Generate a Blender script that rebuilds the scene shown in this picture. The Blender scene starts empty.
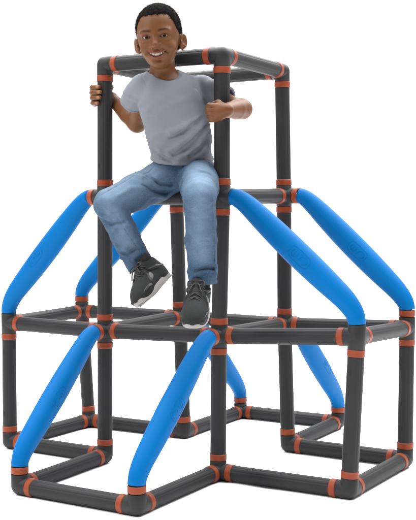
import bpy, bmesh, math, random
import numpy as np
from mathutils import Vector, Matrix

random.seed(3)
SC = bpy.context.scene
COL = SC.collection

# ------------------------------------------------------------------ camera
CAM = np.array([2.0094, -2.6613, 0.7749])
AX_R = np.array([0.85279481, 0.52218594, -0.00792804])
AX_U = np.array([-0.01674032, 0.04250558, 0.99895597])
AX_F = np.array([-0.52197775, 0.85177175, -0.0449901])
FPX = 1042.9
cam_d = bpy.data.cameras.new('camera')
cam_d.sensor_fit = 'HORIZONTAL'
cam_d.sensor_width = 36.0
cam_d.lens = 36.0 * FPX / 416.0
cam_d.clip_start = 0.05
cam_d.clip_end = 400
cam = bpy.data.objects.new('camera', cam_d)
COL.objects.link(cam)
cam.matrix_world = Matrix(((AX_R[0], AX_U[0], -AX_F[0], CAM[0]),
                           (AX_R[1], AX_U[1], -AX_F[1], CAM[1]),
                           (AX_R[2], AX_U[2], -AX_F[2], CAM[2]), (0, 0, 0, 1)))
SC.camera = cam

# ------------------------------------------------------------------ studio light
# bright white cyclorama behind and above, darker studio behind the photographer
world = bpy.data.worlds.new('World')
SC.world = world
world.use_nodes = True
nt = world.node_tree
nt.nodes.clear()
w_out = nt.nodes.new('ShaderNodeOutputWorld')
w_bg = nt.nodes.new('ShaderNodeBackground')
w_tc = nt.nodes.new('ShaderNodeTexCoord')
w_dot = nt.nodes.new('ShaderNodeVectorMath'); w_dot.operation = 'DOT_PRODUCT'
w_dot.inputs[1].default_value = (-0.35, 0.55, 0.75)
w_map = nt.nodes.new('ShaderNodeMapRange')
w_map.inputs['From Min'].default_value = -0.1
w_map.inputs['From Max'].default_value = 0.9
w_map.inputs['To Min'].default_value = 0.12
w_map.inputs['To Max'].default_value = 2.15
nt.links.new(w_tc.outputs['Generated'], w_dot.inputs[0])
nt.links.new(w_dot.outputs['Value'], w_map.inputs['Value'])
w_bg.inputs['Color'].default_value = (1, 1, 1, 1)
nt.links.new(w_map.outputs['Result'], w_bg.inputs['Strength'])
nt.links.new(w_bg.outputs['Background'], w_out.inputs['Surface'])


def area(name, loc, target, size, watts, col=(1, 1, 1)):
    l = bpy.data.lights.new(name, 'AREA')
    l.shape = 'DISK'
    l.size = size
    l.energy = watts
    l.color = col
    o = bpy.data.objects.new(name, l)
    COL.objects.link(o)
    o.location = loc
    d = Vector(target) - Vector(loc)
    o.rotation_euler = d.to_track_quat('-Z', 'Y').to_euler()
    return o


area('key_softbox', (-1.3, -2.9, 2.9), (0.15, 0.0, 0.95), 0.9, 130, (1.0, 0.985, 0.96))
area('overhead_softbox', (0.2, 1.5, 4.6), (0.2, 1.0, 0.0), 8.0, 1850)
SC.view_settings.view_transform = 'Standard'
SC.view_settings.look = 'None'
SC.view_settings.exposure = 0.0
SC.view_settings.gamma = 1.0


# ------------------------------------------------------------------ materials
def new_mat(name, col, rough=0.5, spec=0.4):
    m = bpy.data.materials.new(name)
    m.use_nodes = True
    b = m.node_tree.nodes['Principled BSDF']
    b.inputs['Base Color'].default_value = (*col, 1)
    b.inputs['Roughness'].default_value = rough
    b.inputs['Specular IOR Level'].default_value = spec
    return m


def add_noise(m, scale, amount, bump_scale=None, bump=0.1, dist=0.001, detail=4, rough_var=0.0):
    """mottle the base colour a little and add a fine bump, in object space"""
    t = m.node_tree
    b = t.nodes['Principled BSDF']
    tc = t.nodes.new('ShaderNodeTexCoord')
    n = t.nodes.new('ShaderNodeTexNoise')
    n.inputs['Scale'].default_value = scale
    n.inputs['Detail'].default_value = detail
    t.links.new(tc.outputs['Object'], n.inputs['Vector'])
    c = b.inputs['Base Color'].default_value[:3]
    mx = t.nodes.new('ShaderNodeMix'); mx.data_type = 'RGBA'
    mx.inputs['A'].default_value = (*[x * (1 - amount) for x in c], 1)
    mx.inputs['B'].default_value = (*[min(1, x * (1 + amount)) for x in c], 1)
    t.links.new(n.outputs['Fac'], mx.inputs['Factor'])
    t.links.new(mx.outputs['Result'], b.inputs['Base Color'])
    if rough_var:
        mr = t.nodes.new('ShaderNodeMapRange')
        r0 = b.inputs['Roughness'].default_value
        mr.inputs['To Min'].default_value = r0 - rough_var
        mr.inputs['To Max'].default_value = r0 + rough_var
        t.links.new(n.outputs['Fac'], mr.inputs['Value'])
        t.links.new(mr.outputs['Result'], b.inputs['Roughness'])
    if bump_scale:
        n2 = t.nodes.new('ShaderNodeTexNoise')
        n2.inputs['Scale'].default_value = bump_scale
        n2.inputs['Detail'].default_value = 3
        t.links.new(tc.outputs['Object'], n2.inputs['Vector'])
        bp_ = t.nodes.new('ShaderNodeBump')
        bp_.inputs['Strength'].default_value = bump
        bp_.inputs['Distance'].default_value = dist
        t.links.new(n2.outputs['Fac'], bp_.inputs['Height'])
        t.links.new(bp_.outputs['Normal'], b.inputs['Normal'])
    return mx


M_PIPE = new_mat('charcoal_plastic', (0.0118, 0.0118, 0.0126), 0.6, 0.12)
add_noise(M_PIPE, 14, 0.18, 420, 0.12, 0.0006, rough_var=0.06)
M_FIT = new_mat('charcoal_fitting_plastic', (0.0112, 0.0112, 0.0120), 0.56, 0.14)
add_noise(M_FIT, 20, 0.15, 420, 0.12, 0.0006, rough_var=0.05)
M_SLOT = new_mat('black_slot', (0.006, 0.006, 0.007), 0.6, 0.2)
M_ORANGE = new_mat('orange_collar_plastic', (0.130, 0.0245, 0.0088), 0.5, 0.12)
add_noise(M_ORANGE, 30, 0.12, 380, 0.1, 0.0005)
M_BLUE = new_mat('blue_moulded_plastic', (0.0, 0.066, 0.198), 0.52, 0.04)
add_noise(M_BLUE, 9, 0.06, 300, 0.10, 0.0006, rough_var=0.04)
M_BLUE2 = new_mat('blue_emblem_plastic', (0.0, 0.0645, 0.193), 0.52, 0.04)
M_FLOOR = new_mat('white_studio_floor', (0.96, 0.96, 0.96), 0.8, 0.1)
add_noise(M_FLOOR, 3, 0.01)

# ------------------------------------------------------------------ helpers
def link_mesh(name, verts, faces, mats, parent=None, smooth=True, mat_ids=None):
    me = bpy.data.meshes.new(name)
    me.from_pydata([tuple(v) for v in verts], [], [tuple(f) for f in faces])
    if not isinstance(mats, (list, tuple)):
        mats = [mats]
    for m in mats:
        me.materials.append(m)
    if mat_ids is not None:
        me.polygons.foreach_set('material_index', np.asarray(mat_ids, dtype=np.int32))
    if smooth:
        me.polygons.foreach_set('use_smooth', np.ones(len(me.polygons), dtype=bool))
    me.update()
    o = bpy.data.objects.new(name, me)
    COL.objects.link(o)
    if parent is not None:
        o.parent = parent
    return o


class MB:
    """collects swept tubes, boxes, spheres into one mesh"""
    def __init__(s):
        s.v, s.f, s.m = [], [], []

    def sweep(s, rings, cap0=True, cap1=True, mat=0):
        """rings: list of lists of points, all the same length"""
        n = len(rings[0]); b = len(s.v)
        for r in rings:
            s.v.extend(r)
        for i in range(len(rings) - 1):
            for j in range(n):
                a0 = b + i * n + j; a1 = b + i * n + (j + 1) % n
                s.f.append((a0, a1, a1 + n, a0 + n)); s.m.append(mat)
        if cap0:
            s.f.append(tuple(b + j for j in reversed(range(n)))); s.m.append(mat)
        if cap1:
            e = b + (len(rings) - 1) * n
            s.f.append(tuple(e + j for j in range(n))); s.m.append(mat)

    def sphere(s, c, r, nu=20, nv=12, mat=0):
        c = np.asarray(c, float)
        rings = []
        for i in range(1, nv):
            t = math.pi * i / nv
            rings.append([c + r * np.array([math.sin(t) * math.cos(2 * math.pi * j / nu),
                                            math.sin(t) * math.sin(2 * math.pi * j / nu), -math.cos(t)]) for j in range(nu)])
        s.sweep(rings, True, True, mat)

    def build(s, name, mats, parent=None, smooth=True):
        o = link_mesh(name, s.v, s.f, mats, parent, smooth, s.m)
        return o


def frame(d):
    d = np.asarray(d, float); d = d / np.linalg.norm(d)
    a = np.array([0, 0, 1.0]) if abs(d[2]) < 0.8 else np.array([0, -1.0, 0])
    u = np.cross(a, d); u /= np.linalg.norm(u)
    v = np.cross(d, u)
    return u, v, d


def circ(c, u, v, r, n=32, prof=None):
    return [c + (r if prof is None else r + prof(2 * math.pi * j / n)) * (math.cos(2 * math.pi * j / n) * u + math.sin(2 * math.pi * j / n) * v) for j in range(n)]


def project_y(px, py, y):
    """point of the place on the vertical plane y = const that the camera sees at a pixel"""
    d = AX_F * FPX + AX_R * (px - 208) - AX_U * (py - 260)
    t = (y - CAM[1]) / d[1]
    return CAM + d * t


def sharp(o, ang=40):
    me = o.data
    bm = bmesh.new(); bm.from_mesh(me)
    for e in bm.edges:
        if len(e.link_faces) == 2 and e.calc_face_angle(0) > math.radians(ang):
            e.smooth = False
    bm.to_mesh(me); bm.free()


# ------------------------------------------------------------------ floor
fl = link_mesh('floor', [(-80, -60, -0.0256), (80, -60, -0.0256), (80, 120, -0.0256), (-80, 120, -0.0256)], [(0, 1, 2, 3)], M_FLOOR, smooth=False)
fl['kind'] = 'structure'

# ------------------------------------------------------------------ climbing frame
J = {'F0': (0.004, -0.4282, -0.006), 'F1': (0.4166, -0.4321, 0.004), 'A0': (-0.0113, -0.0067, 0.0042), 'L00': (-0.423, 0.0008, 0.0037),
     'L10': (-0.414, 0.4259, -0.0043), 'A1': (-0.0067, -0.0046, 0.401), 'L01': (-0.42, 0.0022, 0.406), 'L11': (-0.4319, 0.4153, 0.4116),
     'D0': (0.0112, 0.4268, -0.0022), 'B0': (0.4112, -0.0054, 0.0009), 'R00': (0.8368, -0.0047, -0.0058), 'R10': (0.8407, 0.4176, -0.0055),
     'C0': (0.4268, 0.4242, 0.0009), 'K1': (0.4165, 0.8489, 0.006), 'K0': (0.0007, 0.8507, -0.0011), 'B1': (0.4164, -0.0024, 0.408),
     'C1': (0.4188, 0.4188, 0.4023), 'D2': (-0.0051, 0.4171, 0.8322), 'D1': (0.0023, 0.4213, 0.4082), 'R01': (0.856, 0.0083, 0.4283),
     'R11': (0.8457, 0.4211, 0.4122), 'B2': (0.4267, 0.0038, 0.8221), 'C2': (0.4186, 0.4192, 0.8292), 'A2': (-0.0025, -0.0015, 0.8284),
     'A3': (0.0018, 0.0013, 1.2460), 'B3': (0.4293, 0.0052, 1.2400), 'C3': (0.4145, 0.4171, 1.2395), 'D3': (-0.002, 0.417, 1.2400)}
J = {k: np.array(v) for k, v in J.items()}
for k in J:                              # the base rails lie on the floor
    if abs(J[k][2]) < 0.05:
        J[k][2] = 0.0
R = 0.0240

root = bpy.data.objects.new('climbing_frame', None)
COL.objects.link(root)
root.location = (0, 0, 0)
root['label'] = 'tall charcoal pipe climbing frame with orange collars and blue sloping arms, boy sitting on it'
root['category'] = 'climbing frame'

posts = []
for c in 'ABCD':
    posts += [(c + '0', c + '1'), (c + '1', c + '2'), (c + '2', c + '3')]
posts += [('L00', 'L01'), ('L10', 'L11'), ('R00', 'R01'), ('R10', 'R11')]
rails = [('A0', 'L00'), ('L00', 'L10'), ('L10', 'D0'), ('B0', 'R00'), ('R00', 'R10'), ('R10', 'C0'),
         ('A0', 'F0'), ('F0', 'F1'), ('F1', 'B0'), ('D0', 'K0'), ('K0', 'K1'), ('K1', 'C0'),
         ('A1', 'L01'), ('L01', 'L11'), ('L11', 'D1'), ('B1', 'R01'), ('R01', 'R11'), ('R11', 'C1')]
for lv in '123':
    rails += [('A' + lv, 'B' + lv), ('B' + lv, 'C' + lv), ('D' + lv, 'C' + lv), ('A' + lv, 'D' + lv)]
arms = {k: [] for k in J}


def flute(t):
    # moulded lengthwise channels: four shallow flats, each with two fine grooves
    x = ((t / (2 * math.pi) * 4) % 1.0) - 0.5
    g = 0.0
    for c0 in (-0.17, 0.17):
        g -= 0.0009 * math.exp(-((x - c0) / 0.045) ** 2)
    return g


def collar_mesh(parent, c, d, half=0.0098, r=R + 0.0019):
    u, v, d = frame(d)
    mb = MB()
    e = 0.0016
    rings = [circ(c - d * half, u, v, R - 0.002), circ(c - d * half, u, v, r - e), circ(c - d * (half - e), u, v, r),
             circ(c + d * (half - e), u, v, r), circ(c + d * half, u, v, r - e), circ(c + d * half, u, v, R - 0.002)]
    mb.sweep(rings, False, False)
    # little raised key tab on the ring
    tab = c + u * (r - 0.001)
    o = mb.build('collar', M_ORANGE, parent)
    sharp(o, 35)
    return o


SLOT_ANG = (math.radians(75), math.radians(255))


def make_pipe(k0, k1):
    a, b = J[k0], J[k1]
    u, v, d = frame(b - a)
    L = np.linalg.norm(b - a)
    arms[k0].append(d); arms[k1].append(-d)
    mb = MB()
    N = 96
    mb.sweep([circ(a + d * s, u, v, R, N, flute) for s in (0.028, L * 0.5, L - 0.028)], True, True)
    # lock slots: dark recess with a raised rim near each end
    for s in (0.098, L - 0.098):
        for ang in (SLOT_ANG if abs(d[2]) > 0.8 else ()):
            w = math.cos(ang) * u + math.sin(ang) * v
            t = np.cross(d, w)
            for (hl, hw, ht, mt) in ((0.0100, 0.0042, 0.0003, 0), (0.0070, 0.0022, 0.0006, 1)):
                c = a + d * s + w * (R - 0.0025)
                pts = []
                for q in range(16):
                    th = 2 * math.pi * q / 16
                    cx = math.cos(th) * hw; cy = math.sin(th) * hw + (hl - hw) * (1 if math.sin(th) > 0 else -1)
                    pts.append((cx, cy))
                mb.sweep([[c + t * x + d * y for x, y in pts],
                          [c + t * x + d * y + w * (0.0025 + ht) for x, y in pts]], False, True, mt)
    o = mb.build('pipe', [M_PIPE, M_SLOT], root)
    sharp(o, 50)
    collar_mesh(o, a + d * 0.0445, d)
    collar_mesh(o, b - d * 0.0445, d)
    return o


for a, b in posts + rails:
    make_pipe(a, b)

# blue sloping arms -------------------------------------------------------
def smooth_path(pts, n=64, rad=0.055):
    """polyline with its two corners rounded by quadratic arcs"""
    out = []
    p = [np.asarray(q, float) for q in pts]
    out.append(p[0])
    for i in range(1, len(p) - 1):
        d0 = p[i - 1] - p[i]; l0 = np.linalg.norm(d0); d0 /= l0
        d1 = p[i + 1] - p[i]; l1 = np.linalg.norm(d1); d1 /= l1
        ra = min(rad, l0 * (0.95 if i == 1 else 0.45)); rb = min(rad, l1 * (0.95 if i == len(p) - 2 else 0.45))
        s, e = p[i] + d0 * ra, p[i] + d1 * rb
        for t in np.linspace(0, 1, 14):
            out.append((1 - t) ** 2 * s + 2 * t * (1 - t) * p[i] + t * t * e)
    out.append(p[-1])
    out = np.array(out)
    seg = np.r_[0, np.cumsum(np.linalg.norm(np.diff(out, axis=0), axis=1))]
    tt = np.linspace(0, seg[-1], n)
    return np.array([np.interp(tt, seg, out[:, k]) for k in range(3)]).T, seg[-1]


def blue_arm(top, bot, outward, ring_top, ring_bot):
    T, B = J[top], J[bot]
    out = np.array(outward, float)
    arms[top].append(out); arms[bot].append(np.array([0, 0, 1.0]))
    st = 0.058 if ring_top else 0.036
    sb = 0.058 if ring_bot else 0.036
    p0 = T + out * st
    c1 = T + out * max(0.060, st + 0.018)
    e = B + np.array([0, 0, sb])
    c2 = B + np.array([0, 0, max(0.074, sb + 0.03)])
    path, L = smooth_path([p0, c1, c2, e], 72, 0.075)
    lat = np.cross(out, (0, 0, 1.0))
    tang = np.gradient(path, axis=0)
    tang /= np.linalg.norm(tang, axis=1)[:, None]
    N = 40

    def surf(s, th, off=0.0):
        q = s * (len(path) - 1)
        i = int(min(q, len(path) - 2)); f = q - i
        c = path[i] * (1 - f) + path[i + 1] * f
        t = tang[i] * (1 - f) + tang[i + 1] * f
        t /= np.linalg.norm(t)
        nrm = np.cross(lat, t)
        if nrm[2] < 0:
            nrm = -nrm
        w = math.sin(math.pi * min(1, max(0, (s - 0.02) / 0.96))) ** 0.8
        re = R + 0.0012
        rl = re + 0.0070 * w + off          # sideways
        rn_up = re + 0.0105 * w + off
        rn_dn = re + 0.0150 * w + off       # fuller on the underside
        ct, sn = math.cos(th), math.sin(th)
        return c + lat * ct * rl + nrm * sn * (rn_up if sn > 0 else rn_dn)
    mb = MB()
    S = np.linspace(0, 1, 72)
    mb.sweep([[surf(s, 2 * math.pi * j / N) for j in range(N)] for s in S], True, True)
    # rounded flange lip at both ends
    o = mb.build('sloping_arm', M_BLUE, root)
    # moulded emblem: raised rounded frame and two curled strokes on both flanks
    for base in (0.0, math.pi):
        em = MB()
        sgn = 1 if base == 0 else -1

        def stroke(pts, w=0.0006):
            P3 = [surf(0.54 + y, base + sgn * x, 0.0001) for x, y in pts]
            rings = []
            for i, q in enumerate(P3):
                t = P3[min(i + 1, len(P3) - 1)] - P3[max(i - 1, 0)]
                a, b, _ = frame(t)
                rings.append(circ(q, a, b, w, 8))
            em.sweep(rings, True, True)
        hx, hy = 0.50, 0.068
        rr = []
        for q in range(49):
            th = 2 * math.pi * q / 48
            rr.append((hx * math.copysign(abs(math.cos(th)) ** 0.45, math.cos(th)) + 0.15,
                       hy * math.copysign(abs(math.sin(th)) ** 0.45, math.sin(th))))
        stroke(rr, 0.0005)
        arc = [(0.15 + 0.30 * math.cos(th), 0.030 + 0.024 * math.sin(th)) for th in np.linspace(math.radians(-120), math.radians(170), 20)]
        stroke(arc)
        arc = [(0.15 + 0.30 * math.cos(th), -0.032 + 0.020 * math.sin(th)) for th in np.linspace(math.radians(40), math.radians(320), 20)]
        stroke(arc)
        stroke([(0.15 + x, -0.032) for x in np.linspace(-0.30, 0.12, 8)])
        em.build('emblem', M_BLUE2, o)
    if ring_top:
        collar_mesh(o, T + out * 0.0465, out)
    if ring_bot:
        collar_mesh(o, B + np.array([0, 0, 0.0465]), (0, 0, 1))
    return o


blue_arm('A2', 'L01', (-1, 0, 0), True, False)
blue_arm('D2', 'L11', (-1, 0, 0), True, True)
blue_arm('B2', 'R01', (1, 0, 0), False, False)
blue_arm('C2', 'R11', (1, 0, 0), True, True)
blue_arm('A1', 'F0', (0, -1, 0), True, True)
blue_arm('B1', 'F1', (0, -1, 0), True, True)
blue_arm('D1', 'K0', (0, 1, 0), True, True)
blue_arm('C1', 'K1', (0, 1, 0), True, True)

# fittings ----------------------------------------------------------------
for k, ds in arms.items():
    mb = MB()
    c = J[k]
    rf = R + 0.0013
    mb.sphere(c, rf, 32, 16)
    for d in ds:
        u, v, d = frame(d)
        mb.sweep([circ(c, u, v, rf), circ(c + d * 0.0335, u, v, rf), circ(c + d * 0.0350, u, v, rf - 0.0012), circ(c + d * 0.0350, u, v, R - 0.004)], False, False)
        # moulding band half way out
    mb.build('pipe_fitting', M_FIT, root)


# ------------------------------------------------------------------ signed-distance sculpting
class Sculpt:
    def __init__(s, lo, hi, h):
        s.lo = np.array(lo, float); s.h = h
        s.n = np.ceil((np.array(hi) - s.lo) / h).astype(int) + 1
        s.v = np.full(tuple(s.n), 0.05, dtype=np.float32)
        s.o = np.zeros(3); s.A = np.eye(3); s.sc = 1.0

    def set_frame(s, o=None, A=None, sc=1.0):
        s.sc = sc
        s.o = np.zeros(3) if o is None else np.array(o, float)
        s.A = np.eye(3) if A is None else np.array(A, float)   # rows = local axes in world

    def W(s, p):
        return s.o + (np.asarray(p, float) * s.sc) @ s.A

    def _sub(s, pts, rad):
        pts = np.array(pts)
        i0 = np.maximum(np.floor((pts.min(0) - rad - s.lo) / s.h).astype(int), 0)
        i1 = np.minimum(np.ceil((pts.max(0) + rad - s.lo) / s.h).astype(int) + 1, s.n)
        if np.any(i1 <= i0):
            return None
        sl = tuple(slice(a, b) for a, b in zip(i0, i1))
        ax = [(s.lo[k] + s.h * np.arange(i0[k], i1[k])).astype(np.float32) for k in range(3)]
        X, Y, Z = np.meshgrid(*ax, indexing='ij', sparse=True)
        return sl, X, Y, Z

    def _put(s, sl, d, op, k):
        a = s.v[sl]
        if op == 'add':
            if k > 0:
                h = np.clip(0.5 + 0.5 * (d - a) / k, 0, 1)
                r = d * (1 - h) + a * h - k * h * (1 - h)
            else:
                r = np.minimum(a, d)
        else:
            d = -d
            if k > 0:
                h = np.clip(0.5 - 0.5 * (d - a) / k, 0, 1)
                r = d * (1 - h) + a * h + k * h * (1 - h)
            else:
                r = np.maximum(a, d)
        s.v[sl] = r

    def ell(s, c, r, k=0.01, op='add', ax=None):
        """ellipsoid; ax: optional own axes (rows, in the current frame)"""
        c = s.W(c); r = np.array(r, float) * s.sc; k = k * s.sc
        A = s.A if ax is None else np.array(ax, float) @ s.A
        q = s._sub([c], r.max() + k + 0.012)
        if q is None: return
        sl, X, Y, Z = q
        X, Y, Z = X - c[0], Y - c[1], Z - c[2]
        k0 = 0; k1 = 0
        for i in range(3):
            l = X * A[i, 0] + Y * A[i, 1] + Z * A[i, 2]
            k0 = k0 + (l / r[i]) ** 2; k1 = k1 + (l / r[i] ** 2) ** 2
        k0 = np.sqrt(k0); k1 = np.sqrt(k1) + 1e-6
        s._put(sl, np.where(k0 < 1e-4, -r.min(), k0 * (k0 - 1) / k1).astype(np.float32), op, k)

    def cap(s, a, b, ra, rb=None, k=0.01, op='add'):
        rb = ra if rb is None else rb
        a = s.W(a); b = s.W(b); ra, rb, k = ra * s.sc, rb * s.sc, k * s.sc
        q = s._sub([a, b], max(ra, rb) + k + 0.012)
        if q is None: return
        sl, X, Y, Z = q
        ab = b - a; L2 = float(ab @ ab) + 1e-12
        X, Y, Z = X - a[0], Y - a[1], Z - a[2]
        t = np.clip((X * ab[0] + Y * ab[1] + Z * ab[2]) / L2, 0, 1)
        d = np.sqrt((X - t * ab[0]) ** 2 + (Y - t * ab[1]) ** 2 + (Z - t * ab[2]) ** 2) - (ra + (rb - ra) * t)
        s._put(sl, d.astype(np.float32), op, k)

    def chain(s, pts, rads, k=0.01, op='add'):
        for i in range(len(pts) - 1):
            s.cap(pts[i], pts[i + 1], rads[i], rads[i + 1], k, op)

    def cut(s, p, n, c=None, rad=0.1, k=0.0):
        """remove what lies beyond the plane through p with normal n (inside a ball of radius rad)"""
        p = s.W(p); rad = rad * s.sc; n = np.array(n, float) @ s.A; n /= np.linalg.norm(n)
        c = p if c is None else s.W(c)
        q = s._sub([c], rad)
        if q is None: return
        sl, X, Y, Z = q
        d = -((X - p[0]) * n[0] + (Y - p[1]) * n[1] + (Z - p[2]) * n[2])
        ball = np.sqrt((X - c[0]) ** 2 + (Y - c[1]) ** 2 + (Z - c[2]) ** 2) - rad
        s._put(sl, np.maximum(d, ball).astype(np.float32), 'sub', k)

    def local(s):
        ax = [(s.lo[k] + s.h * np.arange(s.n[k]) - s.o[k]).astype(np.float32) for k in range(3)]
        X, Y, Z = np.meshgrid(*ax, indexing='ij', sparse=True)
        return [(X * s.A[i, 0] + Y * s.A[i, 1] + Z * s.A[i, 2]) / s.sc for i in range(3)]

    def inside(s, p):
        i = np.round((np.asarray(p) - s.lo) / s.h).astype(int)
        return bool(np.all(i >= 0) and np.all(i < s.n) and s.v[tuple(i)] < 0)

    def ripple(s, fn):
        ax = [(s.lo[k] + s.h * np.arange(s.n[k])).astype(np.float32) for k in range(3)]
        X, Y, Z = np.meshgrid(*ax, indexing='ij', sparse=True)
        s.v += fn(X, Y, Z).astype(np.float32)

    def hit(s, px, py):
        d = AX_F * FPX + AX_R * (px - 208) - AX_U * (py - 260)
        d /= np.linalg.norm(d)
        ts = np.arange(2.2, 4.2, s.h * 0.5)
        P = CAM + ts[:, None] * d
        I = np.round((P - s.lo) / s.h).astype(int)
        ok = np.all((I >= 0) & (I < s.n), axis=1)
        for t, i, o_ in zip(ts, I, ok):
            if o_ and s.v[tuple(i)] < 0:
                return CAM + d * t
        return None

    def fold(s, pxs, r=0.006, depth=0.5, k=0.012, op='add', dense=0):
        pts = []
        if dense:
            q = np.array(pxs, float); l_ = np.r_[0, np.cumsum(np.linalg.norm(np.diff(q, axis=0), axis=1))]
            m = np.linspace(0, l_[-1], int(l_[-1] / dense) + 2)
            pxs = list(zip(np.interp(m, l_, q[:, 0]), np.interp(m, l_, q[:, 1])))
        for p in pxs:
            h = s.hit(*p)
            if h is not None:
                d = (h - CAM); d /= np.linalg.norm(d)
                pts.append(h + d * r * depth)
        f = (s.o, s.A, s.sc); s.set_frame()
        n = len(pts)
        rad = [r * (0.35 + 0.65 * math.sin(math.pi * (i + 0.5) / n)) for i in range(n)]
        for i in range(n - 1):
            s.cap(pts[i], pts[i + 1], rad[i], rad[i + 1], k, op)
        s.o, s.A, s.sc = f

    def mesh(s):
        v = s.v
        ins = v < 0
        cnt = np.zeros(tuple(s.n - 1), np.uint8)
        for i in (0, 1):
            for j in (0, 1):
                for k in (0, 1):
                    cnt += ins[i:s.n[0] - 1 + i, j:s.n[1] - 1 + j, k:s.n[2] - 1 + k]
        act = np.argwhere((cnt > 0) & (cnt < 8))
        ids = np.full(tuple(s.n - 1), -1, np.int32)
        ids[tuple(act.T)] = np.arange(len(act))
        cor = [(i, j, k) for i in (0, 1) for j in (0, 1) for k in (0, 1)]
        val = np.array([v[act[:, 0] + c[0], act[:, 1] + c[1], act[:, 2] + c[2]] for c in cor])
        acc = np.zeros((len(act), 3)); num = np.zeros(len(act))
        for a in range(8):
            for b in range(a + 1, 8):
                da = np.array(cor[b]) - np.array(cor[a])
                if np.abs(da).sum() != 1: continue
                m = (val[a] < 0) != (val[b] < 0)
                t = np.where(m, val[a] / np.where(m, val[a] - val[b], 1), 0)
                acc += np.where(m[:, None], np.array(cor[a]) + t[:, None] * da, 0)
                num += m
        P = s.lo + s.h * (act + acc / num[:, None])
        F = []
        for ax in range(3):
            o1, o2 = [(1, 2), (2, 0), (0, 1)][ax]
            sl0 = [slice(1, -1)] * 3; sl1 = [slice(1, -1)] * 3
            sl0[ax] = slice(0, -1); sl1[ax] = slice(1, None)
            a = ins[tuple(sl0)]; b = ins[tuple(sl1)]
            e = np.argwhere(a != b)
            off = np.array([1, 1, 1]); off[ax] = 0
            g = e + off
            flip = a[tuple(e.T)]
            def cid(d1, d2):
                c = g.copy(); c[:, o1] -= d1; c[:, o2] -= d2
                return ids[tuple(c.T)]
            q = np.stack([cid(1, 1), cid(0, 1), cid(0, 0), cid(1, 0)], 1)
            q[~flip] = q[~flip][:, ::-1]
            F.append(q)
        F = np.concatenate(F)
        F = F[(F >= 0).all(1)]
        return P, F

    def build(s, name, mats, parent=None, relax=1):
        P, F = s.mesh()
        # light tangential relax
        for _ in range(relax):
            acc = np.zeros_like(P); n = np.zeros(len(P))
            for a in range(4):
                b = (a + 1) % 4
                np.add.at(acc, F[:, a], P[F[:, b]]); np.add.at(n, F[:, a], 1)
                np.add.at(acc, F[:, b], P[F[:, a]]); np.add.at(n, F[:, b], 1)
            P = P * 0.5 + 0.5 * acc / n[:, None]
        me = bpy.data.meshes.new(name)
        me.vertices.add(len(P)); me.vertices.foreach_set('co', P.ravel())
        me.loops.add(F.size); me.loops.foreach_set('vertex_index', F.ravel().astype(np.int32))
        me.polygons.add(len(F))
        me.polygons.foreach_set('loop_start', np.arange(0, F.size, 4, dtype=np.int32))
        me.polygons.foreach_set('use_smooth', np.ones(len(F), bool))
        me.update(calc_edges=True); me.validate()
        for m in (mats if isinstance(mats, (list, tuple)) else [mats]):
            me.materials.append(m)
        o = bpy.data.objects.new(name, me)
        COL.objects.link(o)
        if parent is not None:
            o.parent = parent
        return o, P


# ------------------------------------------------------------------ the boy
def v3(*a):
    return np.array(a, float)


def nrm(a):
    a = np.asarray(a, float)
    return a / np.linalg.norm(a)


M_SKIN = new_mat('brown_skin', (0.066, 0.0235, 0.0072), 0.50, 0.14)
M_HAIR = new_mat('short_black_hair', (0.0045, 0.0037, 0.0035), 0.85, 0.02)
add_noise(M_HAIR, 260, 0.5, 700, 0.9, 0.002)
M_SHIRT = new_mat('grey_jersey', (0.093, 0.099, 0.114), 0.9, 0.1)
add_noise(M_SHIRT, 500, 0.10, 900, 0.25, 0.0008)
M_JEANS = new_mat('blue_denim', (0.065, 0.115, 0.185), 0.85, 0.15)
M_SHOE = new_mat('dark_grey_mesh', (0.0085, 0.0088, 0.0092), 0.75, 0.12)
add_noise(M_SHOE, 90, 0.3, 600, 0.5, 0.0010)
M_SHOE2 = new_mat('black_overlay', (0.0045, 0.0045, 0.005), 0.5, 0.25)
M_SHOE3 = new_mat('grey_patch', (0.075, 0.075, 0.075), 0.7, 0.2)
M_SOLE = new_mat('pale_rubber', (0.150, 0.140, 0.134), 0.7, 0.2)
add_noise(M_SOLE, 60, 0.1)
M_SOCK = new_mat('dark_sock', (0.012, 0.011, 0.011), 0.9, 0.1)
M_EYEW = new_mat('eye_white', (0.165, 0.150, 0.135), 0.25, 0.3)
M_IRIS = new_mat('dark_brown_iris', (0.006, 0.0028, 0.0018), 0.12, 0.05)
M_TEETH = new_mat('teeth', (0.27, 0.25, 0.22), 0.35, 0.3)

# skin: per-vertex masks for the lips / brows (own pigment), fine pore bump
t = M_SKIN.node_tree; b = t.nodes['Principled BSDF']
base = add_noise(M_SKIN, 45, 0.10, 700, 0.10, 0.0006)
at = t.nodes.new('ShaderNodeAttribute'); at.attribute_name = 'pigment'
sep = t.nodes.new('ShaderNodeSeparateColor')
t.links.new(at.outputs['Color'], sep.inputs['Color'])
m1 = t.nodes.new('ShaderNodeMix'); m1.data_type = 'RGBA'
m1.inputs['B'].default_value = (0.085, 0.024, 0.016, 1)
t.links.new(sep.outputs['Red'], m1.inputs['Factor'])
t.links.new(base.outputs['Result'], m1.inputs['A'])
m2 = t.nodes.new('ShaderNodeMix'); m2.data_type = 'RGBA'
m2.inputs['B'].default_value = (0.012, 0.007, 0.005, 1)
t.links.new(sep.outputs['Green'], m2.inputs['Factor'])
t.links.new(m1.outputs['Result'], m2.inputs['A'])
m3 = t.nodes.new('ShaderNodeMix'); m3.data_type = 'RGBA'
m3.inputs['B'].default_value = (0.185, 0.085, 0.050, 1)
t.links.new(sep.outputs['Blue'], m3.inputs['Factor'])
t.links.new(m2.outputs['Result'], m3.inputs['A'])
t.links.new(m3.outputs['Result'], b.inputs['Base Color'])
spm = t.nodes.new('ShaderNodeMapRange')
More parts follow.
